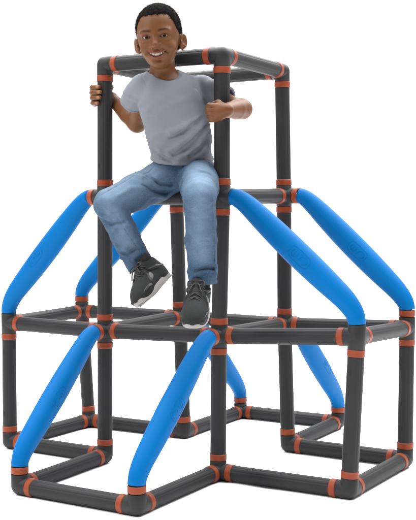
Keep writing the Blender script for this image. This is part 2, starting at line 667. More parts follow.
spm.inputs['To Min'].default_value = 0.14; spm.inputs['To Max'].default_value = 0.0
t.links.new(sep.outputs['Green'], spm.inputs['Value'])
t.links.new(spm.outputs['Result'], b.inputs['Specular IOR Level'])
b.inputs['Subsurface Weight'].default_value = 0.08
b.inputs['Subsurface Radius'].default_value = (0.8, 0.3, 0.15)
b.inputs['Subsurface Scale'].default_value = 0.006

# denim: twill bump, mottled wash
t = M_JEANS.node_tree; b = t.nodes['Principled BSDF']
tc = t.nodes.new('ShaderNodeTexCoord')
n1 = t.nodes.new('ShaderNodeTexNoise'); n1.inputs['Scale'].default_value = 26; n1.inputs['Detail'].default_value = 5
n2 = t.nodes.new('ShaderNodeTexNoise'); n2.inputs['Scale'].default_value = 420; n2.inputs['Detail'].default_value = 2
wear = t.nodes.new('ShaderNodeAttribute'); wear.attribute_name = 'wash'
for n_ in (n1, n2):
    t.links.new(tc.outputs['Object'], n_.inputs['Vector'])
ma = t.nodes.new('ShaderNodeMath'); ma.operation = 'MULTIPLY_ADD'
ma.inputs[1].default_value = 0.26
t.links.new(n1.outputs['Fac'], ma.inputs[0]); t.links.new(wear.outputs['Fac'], ma.inputs[2])
mb_ = t.nodes.new('ShaderNodeMath'); mb_.operation = 'MULTIPLY_ADD'
mb_.inputs[1].default_value = 0.30
t.links.new(n2.outputs['Fac'], mb_.inputs[0]); t.links.new(ma.outputs[0], mb_.inputs[2])
rp = t.nodes.new('ShaderNodeValToRGB')
rp.color_ramp.elements[0].position = 0.22; rp.color_ramp.elements[0].color = (0.0105, 0.0245, 0.048, 1)
rp.color_ramp.elements[1].position = 1.25 if False else 1.0; rp.color_ramp.elements[1].color = (0.100, 0.146, 0.200, 1)
t.links.new(mb_.outputs[0], rp.inputs['Fac'])
t.links.new(rp.outputs['Color'], b.inputs['Base Color'])
bpn = t.nodes.new('ShaderNodeBump'); bpn.inputs['Strength'].default_value = 0.35; bpn.inputs['Distance'].default_value = 0.0012
t.links.new(n2.outputs['Fac'], bpn.inputs['Height']); t.links.new(bpn.outputs['Normal'], b.inputs['Normal'])

# ---- pose -------------------------------------------------------------
PJ = project_y
SH_R = PJ(143, 88, -0.095)           # shoulders
SH_L = PJ(202, 90, 0.062)
EL_R = PJ(137, 123, 0.005)           # elbows
EL_L = PJ(242, 109, 0.050)
WR_R = v3(-0.012, 0.052, 1.146)      # wrists
WR_L = PJ(225, 110.5, -0.075)
NECK = PJ(163.5, 77, -0.070)
CHEST = PJ(171, 103, -0.050)
BELLY = PJ(181, 140, -0.025)
PELV = PJ(183, 170, 0.000)
T_X = nrm(SH_L - SH_R)               # viewer's right across the chest
T_Z = nrm(CHEST - PELV); T_Z = nrm(T_Z - T_X * (T_Z @ T_X))
T_Y = np.cross(T_Z, T_X)             # backwards
T_AX = np.array([T_X, T_Y, T_Z])

HS = 0.915                           # head size
HEAD = PJ(158.8, 36.3, -0.118)
toc = nrm(CAM - HEAD)
vr = nrm(AX_R - toc * (AX_R @ toc)); vu = np.cross(toc, vr)
if vu[2] < 0: vu = -vu
ya = math.radians(10); ro = math.radians(6.0)
H_B = math.cos(ya) * toc - math.sin(ya) * vr
H_A = math.cos(ya) * vr + math.sin(ya) * toc
H_A, H_C = math.cos(ro) * H_A + math.sin(ro) * vu, math.cos(ro) * vu - math.sin(ro) * H_A
H_AX = np.array([H_A, H_B, H_C])     # local x: viewer's right, y: forwards, z: up


def head_base(s, grow=0.0):
    s.ell((0, -0.022, 0.026), (0.0675 + grow, 0.086 + grow, 0.0745 + grow), 0.01)
    s.ell((0, 0.010, 0.020), (0.0640 + grow, 0.062 + grow, 0.066 + grow), 0.02)


body = Sculpt((-0.10, -0.27, 0.80), (0.55, 0.13, 1.455), 0.0020)
S = body
S.set_frame(HEAD, H_AX, HS)
head_base(S)
S.ell((0, 0.012, -0.021), (0.0600, 0.062, 0.077), 0.02)          # face
S.ell((0, 0.038, -0.066), (0.036, 0.034, 0.031), 0.018)          # jaw
S.ell((0, 0.058, -0.084), (0.018, 0.016, 0.013), 0.012)          # chin
for sx in (-1, 1):
    S.ell((sx * 0.031, 0.043, -0.037), (0.0240, 0.0250, 0.0225), 0.015)   # cheeks, lifted by the smile
    S.ell((sx * 0.025, 0.060, 0.0145), (0.022, 0.010, 0.0070), 0.014)  # brow ridge
for sx in (-1, 1):
    S.ell((sx * 0.0285, 0.083, -0.001), (0.0190, 0.0150, 0.0115), 0.011, 'sub')   # sockets
    S.ell((sx * 0.0285, 0.0560, -0.0005), (0.0155, 0.0150, 0.0135), 0.003)       # lids
    S.cap((sx * 0.016, 0.0690, -0.0105), (sx * 0.042, 0.0605, -0.0095), 0.0028, 0.0022, 0.006)  # under-eye pad
# nose
S.cap((0, 0.068, 0.004), (0, 0.0835, -0.0230), 0.0062, 0.0088, 0.012)
S.ell((0, 0.0850, -0.0270), (0.0098, 0.0090, 0.0082), 0.006)
for sx in (-1, 1):
    S.ell((sx * 0.0140, 0.0755, -0.0295), (0.0080, 0.0090, 0.0070), 0.005)
    S.ell((sx * 0.0070, 0.0845, -0.0365), (0.0034, 0.0044, 0.0028), 0.002, 'sub')
# muzzle volume, smile
S.ell((0, 0.057, -0.0560), (0.0290, 0.0180, 0.0200), 0.014)


def mouth_pt(a, dc=0.0, db=0.0):
    q = a / 0.025
    return (a, 0.0750 - 0.0125 * q * q + db, -0.0570 + 0.0095 * q * q + dc)


aa = np.linspace(-1, 1, 15)
S.chain([mouth_pt(0.0285 * x, 0.0068 - 0.0050 * x * x - 0.0008 * math.exp(-(x / .15) ** 2)) for x in aa], [0.0042 - 0.0022 * x * x for x in aa], 0.004)   # upper lip
S.chain([mouth_pt(0.0268 * x, -0.0084 + 0.0070 * x * x, -0.001) for x in aa], [0.0058 - 0.0034 * x * x for x in aa], 0.004)   # lower lip
S.chain([mouth_pt(0.0262 * x, -0.0004, 0.0030) for x in aa], [0.0060 * (1 - 0.72 * x * x) for x in aa], 0.0012, 'sub')
for sx in (-1, 1):
    S.chain([(sx * 0.0165, 0.0800, -0.0290), (sx * 0.0250, 0.0745, -0.0400), (sx * 0.0345, 0.0640, -0.0520)], [0.0026, 0.0034, 0.0024], 0.008, 'sub')  # smile folds
S.cap((-0.010, 0.0735, -0.0735), (0.010, 0.0735, -0.0735), 0.0030, 0.0030, 0.008, 'sub')  # crease above the chin
# eye openings
for sx in (-1, 1):
    S.ell((sx * 0.0285, 0.0720, -0.0010), (0.0134, 0.0150, 0.0031), 0.0012, 'sub')
    S.cap((sx * 0.0175, 0.0700, 0.0072), (sx * 0.0400, 0.0650, 0.0066), 0.0011, 0.0011, 0.003, 'sub')   # lid crease
# ears
for sx in (-1, 1):
    fl_ = math.radians(28)
    eax = np.array([(math.cos(fl_), -sx * math.sin(fl_) * -1 * 0 + -sx * 0.0 + math.sin(fl_) * sx, 0),
                    (-sx * math.sin(fl_), math.cos(fl_), 0), (0, 0, 1)])
    S.ell((sx * 0.0745, -0.010, -0.022), (0.0068, 0.0165, 0.0235), 0.006, 'add', eax)
    S.ell((sx * 0.0700, -0.006, -0.040), (0.0060, 0.0085, 0.0100), 0.008, 'add', eax)
    S.ell((sx * 0.0795, -0.0035, -0.020), (0.0060, 0.0085, 0.0125), 0.004, 'sub', eax)
    S.ell((sx * 0.0720, 0.0080, -0.024), (0.0035, 0.0040, 0.0055), 0.005, 'add')
    ec = np.array((sx * 0.0745, -0.010, -0.022))
    rim = []
    for th in np.linspace(math.radians(20), math.radians(285), 16):      # helix, from the front over the top to the lobe
        rim.append(ec + eax[0] * sx * 0.0030 + eax[1] * 0.0125 * math.cos(th) + eax[2] * 0.0190 * math.sin(th))
    S.chain(rim, [0.0026] * 16, 0.004)
# neck and trunk
neck_top = S.W((0, -0.030, -0.070))
S.set_frame()
S.cap(neck_top, NECK + T_Y * 0.012 + T_Z * -0.005, 0.0345, 0.0410, 0.014)
S.cap(NECK + T_Y * 0.015 - T_Z * 0.012, SH_L - T_X * 0.01 - T_Z * 0.006, 0.032, 0.030, 0.02)
S.cap(NECK + T_Y * 0.015 - T_Z * 0.012, SH_R + T_X * 0.01 - T_Z * 0.006, 0.032, 0.030, 0.02)
S.ell(CHEST, (0.088, 0.058, 0.085), 0.03, 'add', T_AX)
S.ell(BELLY, (0.082, 0.056, 0.085), 0.03, 'add', T_AX)
# arms
S.chain([EL_R, EL_R * 0.65 + WR_R * 0.35 + v3(0, 0, -0.002), WR_R], [0.0280, 0.0275, 0.0185], 0.003)
S.chain([EL_L, EL_L * 0.65 + WR_L * 0.35, WR_L], [0.0295, 0.0285, 0.0200], 0.003)


S.cap(SH_R, EL_R, 0.0310, 0.0265, 0.016)
S.cap(SH_L, EL_L, 0.0320, 0.0220, 0.020)


def pol(ang, r, z, c=(0.0, 0.0)):
    a = math.radians(ang)
    return v3(c[0] + r * math.cos(a), c[1] + r * math.sin(a), z)


# right hand: closed round the corner post from behind and the outer side
HZ = 1.150
rp_ = R + 0.0010
S.cap(WR_R, pol(138, 0.047, HZ + 0.002), 0.0180, 0.0170, 0.010)
for i in range(4):
    z = HZ + 0.0250 - 0.0165 * i
    fr = [0.0080, 0.0084, 0.0081, 0.0070][i]
    ext = [0, 8, 4, -10][i]
    S.cap(pol(140, 0.046, HZ + 0.010 - 0.008 * i), pol(176, rp_ + 0.016, z + 0.001), 0.0130, 0.0105, 0.008)   # palm / metacarpal
    P = [pol(176, rp_ + 0.0155, z + 0.001), pol(205, rp_ + fr + 0.0068, z), pol(228 + ext * 0.4, rp_ + fr + 0.0042, z - 0.001),
         pol(250 + ext * 0.7, rp_ + fr, z - 0.002), pol(272 + ext, rp_ + fr * 0.7, z - 0.002)]
    S.chain(P, [fr * 1.18, fr * 1.08, fr * 1.06, fr * 0.96, fr * 0.84], 0.0015)
S.chain([pol(135, 0.050, HZ + 0.012), pol(105, rp_ + 0.014, HZ + 0.024), pol(88, rp_ + 0.009, HZ + 0.028)],
        [0.0125, 0.0105, 0.0080], 0.004)

# left hand: arm hooked round the front post, loose fist in front of the chest
fd = nrm(PJ(207, 113.5, -0.080) - WR_L)                 # forearm direction, towards the knuckles
bk = nrm(np.array([0.50, -0.86, 0.05])); bk = nrm(bk - fd * (bk @ fd))   # back of the hand faces the camera
ud = np.cross(fd, bk)
if ud[2] < 0: ud = -ud
S.set_frame(WR_L, np.array([fd, bk, ud]), 0.86)
S.cap((-0.012, 0, 0), (0.018, 0.002, 0), 0.0195, 0.0200, 0.006)
for i in range(4):
    z = 0.0235 - 0.0158 * i
    fr = [0.0090, 0.0094, 0.0090, 0.0078][i]
    kx = [0.052, 0.055, 0.052, 0.046][i]
    S.cap((0.016, 0.003, z * 0.50), (kx, 0.0065, z), 0.0140, 0.0100, 0.014)
    S.ell((kx + 0.001, 0.0085, z), (0.0095, 0.0088, 0.0088), 0.0035)                     # knuckle
    S.chain([(kx, 0.006, z), (kx + 0.0135, -0.010, z * 0.96), (kx + 0.006, -0.0260, z * 0.90), (kx - 0.012, -0.0290, z * 0.86), (kx - 0.020, -0.0190, z * 0.86)],
            [fr * 1.06, fr * 1.05, fr * 1.0, fr * 0.95, fr * 0.85], 0.0014)
S.chain([(0.012, -0.004, 0.018), (0.028, -0.013, 0.031), (0.046, -0.021, 0.0305), (0.060, -0.0290, 0.024)], [0.0125, 0.0110, 0.0096, 0.0080], 0.004)
S.set_frame()
for y_ in (107.0, 111.5, 116.0):       # clefts between the closed fingers
    S.fold([(203.5, y_ + 0.2), (206, y_), (208.5, y_), (211, y_ + 0.1), (213.5, y_ + 0.2)], 0.0022, 0.05, 0.0035, 'sub')

boy, BV = body.build('person', M_SKIN, None, 1)
boy['label'] = 'smiling boy in light grey t-shirt, blue jeans and dark trainers, sitting up on the frame'
boy['category'] = 'person'
# pigment masks
L = (BV - HEAD) @ H_AX.T / HS
q = L[:, 0] / 0.025
mq_ = L[:, 0] / 0.028
mc = -0.0570 + 0.0095 * q * q
lip = np.clip(1 - np.abs(mq_) ** 4 / 1.3, 0, 1) * (L[:, 1] > 0.045) * np.exp(-((L[:, 2] - mc + 0.001) / 0.0108) ** 6)
ba = np.abs(L[:, 0])
bc = 0.0178 + 0.0035 * np.sin(np.clip((ba - 0.012) / 0.032, 0, 1) * math.pi * 0.75) - 0.0015
brow = (L[:, 1] > 0.03) * np.exp(-((L[:, 2] - bc) / (0.0036 - 0.0012 * np.clip((ba - 0.02) / 0.025, 0, 1))) ** 2) * np.exp(-((ba - 0.0275) / 0.0165) ** 6)
lash = np.zeros(len(L))
for sx in (-1, 1):
    e1 = np.sqrt(((L[:, 0] - sx * 0.0285) / 0.0145) ** 2 + ((L[:, 2] + 0.0010) / 0.0062) ** 2)
    up = np.where(L[:, 2] > -0.001, 1.0, 0.45)
    lash = np.maximum(lash, np.exp(-((e1 - 0.86) / 0.13) ** 2) * up * (L[:, 1] > 0.045))
# nails and knuckle-side palms of the gripping hand
nail = np.zeros(len(L))
for i in range(4):
    z = HZ + 0.0250 - 0.0165 * i - 0.002
    p = pol(268 + [0, 8, 4, -10][i], R + 0.0145, z)
    nail = np.maximum(nail, np.exp(-(np.linalg.norm(BV - p, axis=1) / 0.0062) ** 4))
colr = np.zeros((len(L), 4), np.float32); colr[:, 3] = 1
colr[:, 0] = np.clip(lip, 0, 1) * 0.8; colr[:, 1] = np.clip(brow * 0.85 + lash * 0.8, 0, 1); colr[:, 2] = nail * 0.8
ca = boy.data.color_attributes.new('pigment', 'FLOAT_COLOR', 'POINT')
ca.data.foreach_set('color', colr.ravel())

# eyes
Hm = lambda p: HEAD + np.asarray(p, float) * HS @ H_AX
for sx in (-1, 1):
    c = Hm((sx * 0.0285, 0.0550, -0.0005))
    look = nrm(CAM - c + AX_R * -0.2)
    u, v, d = frame(look)
    ev, ef, em_ = [], [], []
    r = 0.0134 * HS
    A_ = [0.001, 0.17, 0.21, 0.46, 0.50, 0.8, 1.2, 1.7, 2.4, 3.13]
    for a_ in A_:
        rr = r + (0.0004 * max(0, 1 - (a_ / 0.5) ** 2))
        ev += [c + rr * (math.cos(a_) * d + math.sin(a_) * (math.cos(2 * math.pi * j / 32) * u + math.sin(2 * math.pi * j / 32) * v)) for j in range(32)]
    for i in range(len(A_) - 1):
        for j in range(32):
            ef.append((i * 32 + j, (i + 1) * 32 + j, (i + 1) * 32 + (j + 1) % 32, i * 32 + (j + 1) % 32)); em_.append(1 if i < 3 else 0)
    link_mesh('eye', ev, ef, [M_EYEW, M_IRIS], boy, True, em_)
# teeth: a curved row with separate crowns
tm = MB()
for i in range(-5, 6):
    a0 = i * 0.0047
    w_ = [0.00270, 0.00250, 0.00245, 0.0024, 0.0023, 0.0022][abs(i)]
    p = np.array(mouth_pt(a0, 0.0022, -0.0028))
    h_ = 0.0046 - 0.0006 * (abs(i) > 1)
    rings = []
    for (zz, sc_) in ((0.5, 0.8), (0.4, 1), (-0.3, 0.97), (-0.5, 0.75)):
        rings.append([Hm(p + np.array([w_ * sc_ * math.cos(th), 0.0022 * sc_ * math.sin(th), zz * 2 * h_])) for th in np.linspace(0, 2 * math.pi, 12, endpoint=False)])
    tm.sweep(rings, True, True)
tm.build('teeth', M_TEETH, boy)

# hair: close-cropped cap
hair = Sculpt(HEAD - 0.13, HEAD + 0.13, 0.0018)
hair.set_frame(HEAD, H_AX, HS)
hair.ell((0, -0.022, 0.027), (0.0700, 0.0885, 0.0765), 0.0)
hair.ell((0, 0.004, 0.026), (0.0668, 0.0635, 0.0655), 0.02)
hair.ell((0, -0.030, -0.010), (0.0685, 0.0735, 0.0640), 0.015)


def face_opening(la_, lb_, lc_):
    side = 0.0490 + 0.008 * np.clip((0.040 - lc_) / 0.06, 0, 1)                 # squared at the forehead
    topl = 0.0655 - 0.06 * np.clip(np.abs(la_) - 0.030, 0, 1) + 0.0012 * np.sin(la_ * 330) + 0.0008 * np.sin(la_ * 790 + 1)
    c1_ = np.abs(la_) - side + 0.0010 * np.sin(lc_ * 420); c2_ = lc_ - topl; c3_ = 0.004 - lb_
    r_ = 0.012
    box_ = np.sqrt(np.maximum(c1_ + r_, 0) ** 2 + np.maximum(c2_ + r_, 0) ** 2) - r_
    o1 = np.maximum(np.maximum(box_, np.minimum(np.maximum(c1_, c2_), 0)), c3_)
    o2 = np.maximum(0.026 - lb_ + 0.22 * (lc_ + 0.01), lc_ - 0.052)              # bare cheek and temple before the sideburn
    return np.minimum(o1, o2)


hair._put((slice(None),) * 3, face_opening(*hair.local()).astype(np.float32), 'sub', 0.004)
hair.cut((0, -0.03, -0.045), (0, 0.25, -1), (0, -0.04, -0.12), 0.11, 0.004)
for sx in (-1, 1):
    hair.ell((sx * 0.074, -0.004, -0.024), (0.018, 0.016, 0.026), 0.004, 'sub')
hair.ripple(lambda X, Y, Z: 0.0007 * np.sin(410 * X + 3 * np.sin(190 * Z)) * np.sin(380 * Y + 2 * np.sin(230 * X)) * np.sin(400 * Z))
ho, HV = hair.build('hair', M_HAIR, boy, 0)
# short tight tufts over the cap and thinning out past the hairline
hn_ = np.zeros(len(HV) * 3, np.float32); ho.data.vertices.foreach_get('normal', hn_); hn_ = hn_.reshape(-1, 3)
rg = np.random.default_rng(5)
pick = rg.choice(len(HV), 15000, replace=True)
bn_ = np.zeros(len(BV) * 3, np.float32); boy.data.vertices.foreach_get('normal', bn_); bn_ = bn_.reshape(-1, 3)
sd_ = face_opening(L[:, 0], L[:, 1], L[:, 2])
edge = np.where((sd_ < 0.002) & (sd_ > -0.0055) & (L[:, 2] > 0.025) & (np.linalg.norm(L, axis=1) < 0.12) & (np.abs(L[:, 0]) < 0.07))[0]
edge = edge[rg.random(len(edge)) < np.clip(1.0 + sd_[edge] / 0.0055, 0, 1) ** 1.5]
edge = np.repeat(edge, 2)
src = [(HV[i], hn_[i]) for i in pick] + [(BV[i], bn_[i]) for i in edge]
vv_ = [tuple(p) for p in HV]; ff_ = [tuple(p.vertices) for p in ho.data.polygons]
for p0_, n0_ in src:
    n = n0_ + rg.normal(0, 0.55, 3); n /= np.linalg.norm(n)
    if n @ n0_ < 0.1: continue
    u_, w_, _ = frame(n)
    p = p0_ + rg.normal(0, 0.0009, 3)
    l_ = rg.uniform(0.0016, 0.0034); wd = 0.00042
    tip = p + n * l_ + u_ * rg.normal(0, 0.0006)
    b0 = len(vv_)
    vv_ += [p + u_ * wd, p - u_ * wd * .5 + w_ * wd * .87, p - u_ * wd * .5 - w_ * wd * .87, tip]
    ff_ += [(b0, b0 + 1, b0 + 3), (b0 + 1, b0 + 2, b0 + 3), (b0 + 2, b0, b0 + 3)]
me_ = bpy.data.meshes.new('hair'); me_.from_pydata([tuple(map(float, q)) for q in vv_], [], ff_)
me_.materials.append(M_HAIR); me_.polygons.foreach_set('use_smooth', np.ones(len(ff_), bool))
ho.data = me_

# ---- t-shirt ------------------------------------------------------------
sh = Sculpt((-0.02, -0.26, 0.83), (0.50, 0.16, 1.24), 0.0024)
S = sh
S.ell(CHEST + T_Z * 0.004, (0.101, 0.070, 0.092), 0.03, 'add', T_AX)
S.ell((CHEST + BELLY) / 2 + T_Z * 0.0, (0.098, 0.068, 0.100), 0.03, 'add', T_AX)
S.ell(BELLY + T_Y * 0.002, (0.098, 0.070, 0.090), 0.03, 'add', T_AX)
S.ell(PELV + T_Z * 0.010, (0.106, 0.078, 0.062), 0.03, 'add', T_AX)
S.cap(NECK + T_Y * 0.010 - T_Z * 0.020, SH_L - T_X * 0.004 - T_Z * 0.001, 0.042, 0.040, 0.022)
S.cap(NECK + T_Y * 0.010 - T_Z * 0.020, SH_R + T_X * 0.004 - T_Z * 0.001, 0.042, 0.040, 0.022)
S.cap(NECK + T_Y * 0.014 - T_Z * 0.030, NECK + T_Y * 0.012 + T_Z * 0.002, 0.056, 0.0485, 0.012)
# sleeves, flared at the hem
eR = PJ(130.5, 103.5, -0.070)
eL = SH_L + (EL_L - SH_L) * 0.66
S.chain([SH_R, SH_R * 0.5 + eR * 0.5, eR], [0.042, 0.0380, 0.0360], 0.014)
S.chain([SH_L, SH_L * 0.5 + eL * 0.5, eL], [0.043, 0.044, 0.045], 0.014)


def tidy(a, e, rad, inn=0.0285):
    n = nrm(e - a)
    S.cut(e, n, e + n * 0.026, 0.054, 0.002)
    S.cap(e - n * 0.010, e + n * 0.02, inn, inn + 0.001, 0.002, 'sub')


tidy(SH_R, eR, 0.044)
tidy(SH_L, eL - (eL - SH_L) * 0.10, 0.048, 0.037)
# soft folds: pulled from the hooked arm down across the belly, and bunching over the lap
for pxs, r_, dp in [
    ([(206, 112), (196, 120), (184, 127), (170, 132), (160, 134)], 0.0075, 0.35),
    ([(207, 118), (199, 128), (189, 137), (178, 145), (168, 151)], 0.0080, 0.35),
    ([(211, 124), (206, 134), (198, 144), (188, 152), (180, 158)], 0.0085, 0.30),
    ([(213, 134), (209, 143), (203, 150), (196, 156)], 0.0080, 0.30),
    ([(152, 146), (160, 152), (169, 157), (178, 160)], 0.0065, 0.4),
    ([(196, 92), (199, 100), (203, 107)], 0.0060, 0.35),
    ([(140, 106), (148, 112), (158, 115)], 0.0050, 0.5),
    ([(124, 92), (130, 97), (137, 101)], 0.0045, 0.5),
]:
    S.fold(pxs, r_, dp, 0.010)
for pxs, r_, dp in [
    ([(205, 115), (194, 124), (182, 132), (170, 138)], 0.0055, -0.25),
    ([(209, 121), (202, 132), (193, 141), (184, 149), (174, 155)], 0.0060, -0.25),
    ([(212, 129), (207, 140), (200, 148), (190, 156)], 0.0060, -0.25),
    ([(156, 152), (164, 158), (172, 161)], 0.0045, -0.25),
]:
    S.fold(pxs, r_ * 1.15, dp + 0.15, 0.006, 'sub')
S.ripple(lambda X, Y, Z: 0.0006 * np.sin(62 * X + 40 * Z + 1.5 * np.sin(30 * Z + 20 * Y)) * np.sin(35 * Z - 28 * X + 1.0) + 0.0006 * np.sin(120 * X - 90 * Z + 2 * np.sin(60 * Z)))
# neck opening with a ribbed collar
n0 = NECK + T_Y * 0.012
ni = neck_top + (n0 - neck_top) * 0.40
nax = nrm(neck_top - n0)
S.cap(n0 - nax * 0.016 , neck_top, 0.0445, 0.047, 0.002, 'sub')
cn_ = nrm(nax * 0.86 - T_Y * 0.56)
cp_ = n0 + nax * 0.018 - T_Y * 0.012
S.cut(cp_, cn_, cp_ + cn_ * 0.080, 0.086, 0.002)
# hem: cut along the line the shirt makes over the lap
hx = PJ(151, 163, -0.06); hy = PJ(183, 167, -0.10); hz = PJ(214, 153, -0.04)
hn = nrm(np.cross(hy - hx, hz - hx))
hm_c = (hx + hz) / 2
hn = nrm(T_Z * -1.0 + T_X * 0.06 + T_Y * 0.20)
S.cut(PELV + T_Z * 0.036, hn, PELV + T_Z * 0.036 + hn * 1.9, 1.9, 0.003)
# stitched grooves: below the neck rib, above hem and sleeve hem
def groove(c, n, rad_hi, r=0.0017, op='sub'):
    u, v, n = frame(n)
    pts = []
    for q in range(73):
        th = 2 * math.pi * q / 72
        w = math.cos(th) * u + math.sin(th) * v
        x = rad_hi
        x0 = x
        while x > 0.01 and not S.inside(c + w * x):
            x -= 0.0008
        if 0.01 < x < x0 - 0.002: pts.append(c + w * (x + (0.0004 if op == 'sub' else -r * 0.55)))
    for i in range(len(pts) - 1):
        if np.linalg.norm(pts[i + 1] - pts[i]) < 0.02:
            S.cap(pts[i], pts[i + 1], r, r, 0.0012, op)


groove(cp_ - cn_ * 0.0125, cn_, 0.088, 0.0019)
groove(PELV + T_Z * 0.036 - hn * 0.013, hn, 0.16, 0.0014)
groove(eR - nrm(eR - SH_R) * 0.011, nrm(eR - SH_R), 0.047, 0.0014)
shirt, _ = S.build('t_shirt', M_SHIRT, boy, 2)

# ---- jeans --------------------------------------------------------------
HIP_R = PJ(166, 179, -0.010); HIP_L = PJ(199, 177, 0.010)
KN_R = PJ(109.5, 204, -0.190); KN_L = PJ(199.5, 196, -0.215)
AN_R = PJ(141.5, 267, -0.125); AN_L = PJ(203, 284, -0.200)
je = Sculpt((-0.06, -0.36, 0.50), (0.60, 0.13, 1.02), 0.0021)
S = je
S.ell(PELV - T_Z * 0.002, (0.102, 0.074, 0.062), 0.02, 'add', T_AX)
S.chain([HIP_R, HIP_R * 0.45 + KN_R * 0.55, KN_R], [0.060, 0.0520, 0.0450], 0.020)
S.chain([HIP_L, HIP_L * 0.45 + KN_L * 0.55, KN_L], [0.061, 0.0535, 0.0455], 0.016)
S.chain([KN_R, KN_R * 0.5 + AN_R * 0.5 + AX_R * -0.002, AN_R], [0.0435, 0.0415, 0.0405], 0.012)
S.chain([KN_L, KN_L * 0.5 + AN_L * 0.5, AN_L], [0.0450, 0.0425, 0.0410], 0.012)
for a, e, extra in ((KN_R, AN_R, 0), (KN_L, AN_L, 0)):
    n = nrm(e - a)
    S.cut(e, n, e + n * 0.030, 0.066, 0.0015)
    S.cap(e - n * 0.010, e + n * 0.03, 0.0335, 0.0335, 0.0015, 'sub')
for pxs, r_, dp in [
    # bunching behind the bent knees, creases at hip and crotch
    ([(150, 172), (158, 177), (168, 180), (178, 180)], 0.0075, 0.35),
    ([(146, 180), (156, 186), (167, 188), (177, 185)], 0.0080, 0.35),
    ([(140, 190), (152, 195), (164, 196), (174, 191)], 0.0070, 0.35),
    ([(186, 212), (195, 216), (206, 214), (213, 209)], 0.0055, 0.4),
    ([(185, 262), (195, 266), (206, 263), (214, 265)], 0.0060, 0.35),
    ([(188, 272), (198, 275), (208, 272), (215, 274)], 0.0055, 0.35),
    ([(187, 248), (196, 252), (206, 249)], 0.0050, 0.4),
    ([(100, 214), (109, 218), (119, 216), (128, 211)], 0.0060, 0.4),
    ([(106, 226), (115, 229), (125, 226), (132, 221)], 0.0055, 0.4),
    ([(116, 246), (126, 248), (136, 242), (143, 238)], 0.0060, 0.35),
    ([(121, 258), (130, 259), (140, 253), (148, 249)], 0.0055, 0.35),
    ([(118, 196), (130, 190), (144, 186)], 0.0060, 0.4),
    ([(185, 199), (190, 206), (198, 210)], 0.0050, 0.4),
    ([(212, 200), (207, 207), (203, 209)], 0.0045, 0.4),
    ([(186, 228), (193, 233), (202, 231)], 0.0042, 0.45),
    ([(213, 236), (207, 241), (199, 241)], 0.0042, 0.45),
    ([(122, 214), (127, 222), (134, 232)], 0.0042, 0.45),
    ([(104, 206), (110, 212), (120, 212)], 0.0042, 0.45),
    ([(134, 176), (142, 178), (152, 178)], 0.0048, 0.4),
    ([(196, 168), (202, 172), (210, 174)], 0.0048, 0.4),
    ([(187, 270), (194, 277), (203, 278)], 0.0045, 0.4),
    ([(125, 262), (134, 259), (143, 252)], 0.0045, 0.4),
]:
    S.fold(pxs, r_, dp - 0.05, 0.0075)
for pxs, r_ in [
    ([(148, 176), (158, 182), (170, 184), (180, 182)], 0.0050),
    ([(143, 185), (154, 191), (166, 192), (176, 188)], 0.0050),
    ([(186, 267), (196, 270), (207, 267), (215, 269)], 0.0042),
    ([(105, 221), (112, 224), (120, 222), (125, 220)], 0.0042),
    ([(118, 252), (128, 254), (138, 247), (146, 243)], 0.0042),
    ([(181, 176), (182, 184), (180, 192)], 0.0060),
]:
    S.fold(pxs, r_ * 1.1, 0.0, 0.006, 'sub')
# outer seam ridge on the hanging leg
S.fold([(211, 190), (212.5, 205), (213.5, 225), (214.5, 245), (215, 265), (215.5, 279)], 0.0028, 0.3, 0.003)
S.ripple(lambda X, Y, Z: 0.0014 * np.sin(70 * Z + 30 * X + 1.7 * np.sin(40 * X + 25 * Y)) * np.sin(38 * X + 46 * Y + 20 * Z) + 0.0007 * np.sin(150 * Z - 70 * X + 2 * np.sin(80 * Y)))
for pxs in ([(156, 163), (153, 168), (148, 173), (142, 175)], [(208, 160), (210, 166), (213, 170)],
            [(183, 164), (184, 170), (183, 176)], [(100, 196), (112, 189), (126, 181), (140, 172)],
            [(186, 192), (184.5, 210), (184.8, 230), (186, 250), (188, 272)], [(118, 218), (128, 234), (138, 248), (144, 257)]):
    S.fold(pxs, 0.0021, -0.1, 0.001, 'sub', 1.5)     # pocket edges, fly and leg seams
# turned hem stitching line
for a, e in ((KN_R, AN_R), (KN_L, AN_L)):
    n = nrm(e - a); u, v, _ = frame(n)
    c = e - n * 0.0165
for a, e in ((KN_R, AN_R), (KN_L, AN_L)):
    groove(e - nrm(e - a) * 0.013, nrm(e - a), 0.056, 0.0014)
jeans, JV = S.build('jeans', M_JEANS, boy, 1)


def seg_d(P, a, b):
    ab = b - a; t_ = np.clip(((P - a) @ ab) / (ab @ ab), 0, 1)
    return np.linalg.norm(P - a - t_[:, None] * ab, axis=1), t_


# worn wash: pale along the front of thighs and knees (faded dye)
front = nrm(AX_U * 0.55 - AX_F * 0.8)
wash = np.zeros(len(JV))
for a, k_, e in ((HIP_R, KN_R, AN_R), (HIP_L, KN_L, AN_L)):
    off = front * 0.045
    d1, _ = seg_d(JV, a * 0.75 + k_ * 0.25 + off, k_ + off)
    d2, _ = seg_d(JV, k_ - AX_F * 0.045, k_ * 0.35 + e * 0.65 - AX_F * 0.045)
    wash = np.maximum(wash, np.exp(-(d1 / 0.040) ** 2)); wash = np.maximum(wash, 0.65 * np.exp(-(d2 / 0.030) ** 2))
at_ = jeans.data.attributes.new('wash', 'FLOAT', 'POINT')
at_.data.foreach_set('value', (wash * 0.55).astype(np.float32))
# hem bands
for a, e in ((KN_R, AN_R), (KN_L, AN_L)):
    n = nrm(e - a); u, v, _ = frame(n)

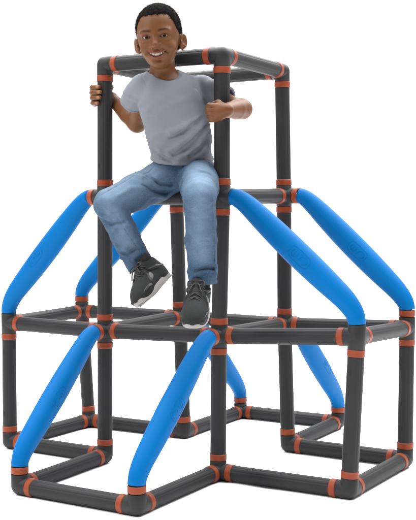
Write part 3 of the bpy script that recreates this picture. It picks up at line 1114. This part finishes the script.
# ---- trainers -----------------------------------------------------------
def shoe(heel, toe, up, ankle, shank_dir, tilt=0):
    fy = nrm(toe - heel)
    fz = nrm(up - fy * (up @ fy))
    fx = np.cross(fy, fz)
    A = np.array([fx, fy, fz])
    o = heel
    Wp = lambda p: o + np.asarray(p, float) @ A
    corners = np.array([Wp((x, y, z)) for x in (-.06, .06) for y in (-.03, .22) for z in (-.04, .12)])
    lo, hi = corners.min(0), corners.max(0)
    up_ = Sculpt(lo, hi, 0.0018)
    up_.set_frame(o, A)
    U = up_
    U.ell((0, 0.150, 0.013), (0.0360, 0.047, 0.034), 0.0)             # toe box
    U.ell((0, 0.095, 0.020), (0.0330, 0.072, 0.042), 0.02)            # instep
    U.ell((0, 0.034, 0.020), (0.0310, 0.043, 0.046), 0.02)            # heel
    U.cap((0, 0.034, 0.044), (0, 0.030, 0.058), 0.0300, 0.0280, 0.014)  # collar
    U.cap((0, 0.062, 0.070), (0, 0.100, 0.058), 0.0150, 0.0140, 0.014)  # tongue
    U.cap((0, 0.062, 0.080), (0, 0.076, 0.071), 0.0120, 0.0135, 0.008)
    U.cut((0, 0, 0.002), (0, 0, -1), (0, 0.09, -2.998), 3.0, 0.001)
    U.cut((0, 0.03, 0.0680), (0, -0.22, 1), (0, 0.02, 0.128), 0.062, 0.003)
    U.cap((0, 0.031, 0.060), (0, 0.028, 0.11), 0.0225, 0.0250, 0.003, 'sub')   # opening
    # overlays: heel counter strap, side strap
    for sx in (-1, 1):
        U.chain([(sx * 0.022, 0.006, 0.030), (sx * 0.0290, 0.046, 0.042), (sx * 0.024, 0.080, 0.052)], [0.0030, 0.0045, 0.004], 0.003)
        U.chain([(sx * 0.031, 0.125, 0.024), (sx * 0.027, 0.106, 0.046), (sx * 0.017, 0.094, 0.060)], [0.004, 0.0042, 0.004], 0.003)
        U.chain([(sx * 0.0335, 0.155, 0.016), (sx * 0.027, 0.179, 0.016), (0, 0.1925, 0.016)], [0.0035, 0.0035, 0.0035], 0.004)
    s_o, _ = U.build('shoe', M_SHOE, boy, 1)
    # sole: waisted slab with a thicker heel
    so = MB()
    n = 56
    ring0 = []
    for j in range(n):
        th = 2 * math.pi * j / n
        y = 0.094 - 0.106 * math.cos(th)
        q = (y + 0.012) / 0.212
        wdt = 0.0395 * (abs(math.sin(th)) ** 0.62) * (0.86 + 0.17 * math.sin(math.pi * (q * 1.25 - 0.42)))
        ring0.append((math.copysign(wdt, math.sin(th)), y))
    def lev(z, sc, toe_up=0.010):
        out = []
        for x, y in ring0:
            q = (y + 0.012) / 0.212
            spring = toe_up * max(0, (q - 0.68) / 0.32) ** 2
            ht = (1.0 + 0.35 * max(0, 1 - q * 2.2)) * (1 - 0.45 * max(0, (q - 0.6) / 0.4) * (z > 0))
            out.append(Wp((x * sc, 0.094 + (y - 0.094) * (1 + (sc - 1) * 0.5), z * ht + spring)))
        return out
    so.sweep([lev(-0.0085, 0.86), lev(-0.0078, 0.93), lev(-0.003, 0.965), lev(0.003, 0.945), lev(0.007, 0.935), lev(0.0090, 0.90), lev(0.0092, 0.80)], True, True)
    b = so.build('sole', M_SOLE, s_o); sharp(b, 50)
    tr = MB()
    for y in np.linspace(0.004, 0.158, 12):
        q = (y + 0.012) / 0.212
        hw = 0.029 * (0.86 + 0.17 * math.sin(math.pi * (q * 1.25 - 0.42))) * (1 if 0.06 < q < 0.92 else 0.7)
        sp = 0.010 * max(0, (q - 0.68) / 0.32) ** 2
        z = -0.0085 * (1.0 + 0.35 * max(0, 1 - q * 2.2)) + sp
        tr.sweep([[Wp((-hw, y - .0035, z + .001)), Wp((hw, y - .0035, z + .001)), Wp((hw, y + .0035, z + .001)), Wp((-hw, y + .0035, z + .001))],
                  [Wp((-hw, y - .0025, z - .0022)), Wp((hw, y - .0025, z - .0022)), Wp((hw, y + .0025, z - .0022)), Wp((-hw, y + .0025, z - .0022))]], False, True)
    tr.build('tread', M_SOLE, s_o, smooth=False)
    # black overlay straps, lying on the upper
    for path, wd in (([(0.024, 0.000), (0.034, 0.020), (0.042, 0.045), (0.048, 0.066), (0.052, 0.080)], 0.0055),
                     ([(0.016, 0.128), (0.027, 0.118), (0.038, 0.110), (0.047, 0.103)], 0.0050),
                     ([(0.012, 0.184), (0.020, 0.168), (0.022, 0.150), (0.018, 0.132)], 0.0042)):
        for sx in (-1, 1):
            st = MB(); rings = []
            Q = [np.array((0.0, y, z)) for z, y in path]
            for i, q in enumerate(Q):
                tg = Q[min(i + 1, len(Q) - 1)] - Q[max(i - 1, 0)]; tg /= np.linalg.norm(tg)
                sd = np.array((0.0, -tg[2], tg[1]))
                row = []
                for e_ in np.linspace(-1, 1, 4):
                    p_ = q + sd * wd * e_
                    x = 0.045
                    while x > 0.002 and not U.inside(Wp((sx * x, p_[1], p_[2]))): x -= 0.0005
                    row.append((x, p_[1], p_[2]))
                rings.append([Wp((sx * (x + 0.0014), y, z)) for x, y, z in row] + [Wp((sx * (x - 0.003), y, z)) for x, y, z in row[::-1]])
            st.sweep(rings, True, True)
            st.build('strap', M_SHOE2, s_o)
    # laces
    la = MB()
    def tube(pts, r):
        rings = []
        P = [Wp(p) for p in pts]
        for i, q in enumerate(P):
            d_ = P[min(i + 1, len(P) - 1)] - P[max(i - 1, 0)]
            a_, b_, _ = frame(d_)
            rings.append(circ(q, a_, b_, r, 8))
        la.sweep(rings, True, True)
    for i in range(4):
        y = 0.082 + 0.0145 * i
        z = 0.0745 - 0.0056 * i
        for sg in (-1, 1):
            tube([(sg * -0.021, y - 0.004, z - 0.0125), (sg * -0.012, y - 0.001, z - 0.0015), (0, y + 0.003, z + 0.0030 + 0.001 * sg), (sg * 0.012, y + 0.006, z - 0.0035), (sg * 0.021, y + 0.009, z - 0.0150)], 0.0024)
    for sg in (-1, 1):       # bow
        tube([(0, 0.080, 0.0795), (sg * 0.010, 0.076, 0.0860), (sg * 0.022, 0.082, 0.0850), (sg * 0.024, 0.092, 0.0780), (sg * 0.013, 0.090, 0.0780), (0, 0.082, 0.0800)], 0.0023)
        tube([(0, 0.081, 0.0800), (sg * 0.009, 0.092, 0.0790), (sg * 0.016, 0.106, 0.0700), (sg * 0.019, 0.116, 0.0610)], 0.0019)
    la.build('laces', M_SHOE2, s_o)
    # grey side patch, slightly proud of the instep
    for sx in (-1, 1):
        pt = MB()
        rings = []
        for y, z0, z1 in ((0.088, 0.034, 0.0455), (0.096, 0.029, 0.0430), (0.106, 0.0255, 0.0385), (0.113, 0.0245, 0.0330)):
            row = []
            for zz in np.linspace(z0, z1, 5):
                # march outwards to the upper's surface
                x = 0.045
                while x > 0.005:
                    w = Wp((sx * x, y, zz)); ii = np.round((w - U.lo) / U.h).astype(int)
                    if np.all(ii >= 0) and np.all(ii < U.n) and U.v[tuple(ii)] < 0.0: break
                    x -= 0.0005
                row.append(x)
            rings.append([Wp((sx * (x + 0.0016), y, zz)) for x, zz in zip(row, np.linspace(z0, z1, 5))] +
                         [Wp((sx * (x - 0.003), y, zz)) for x, zz in zip(row[::-1], np.linspace(z0, z1, 5)[::-1])])
        pt.sweep(rings, True, True)
        pt.build('side_patch', M_SHOE3, s_o)
    # sock / ankle between hem and collar
    sk = MB()
    p0 = Wp((0, 0.029, 0.045)); p1 = Wp((0, 0.027, 0.082)); p2 = ankle - nrm(shank_dir) * 0.03
    rings = []
    for p, d_, r in ((p0, fz, 0.021), (p1, fz, 0.0235), (p1 * 0.5 + p2 * 0.5, nrm(p2 - p1), 0.0245), (p2, nrm(p2 - p1), 0.026)):
        a_, b_, _ = frame(d_)
        rings.append(circ(p, a_, b_, r, 24))
    sk.sweep(rings, True, True)
    sk.build('sock', M_SOCK, s_o)
    return s_o


shoe(PJ(165.5, 275, -0.085), PJ(141, 304, -0.255), AX_R * -0.80 + AX_U * 0.42 - AX_F * 0.55, AN_R, AN_R - KN_R)
shoe(PJ(201, 296, -0.165), PJ(193, 327, -0.320), -AX_F * 0.9 + AX_U * 0.45 + AX_R * -0.10, AN_L, AN_L - KN_L)
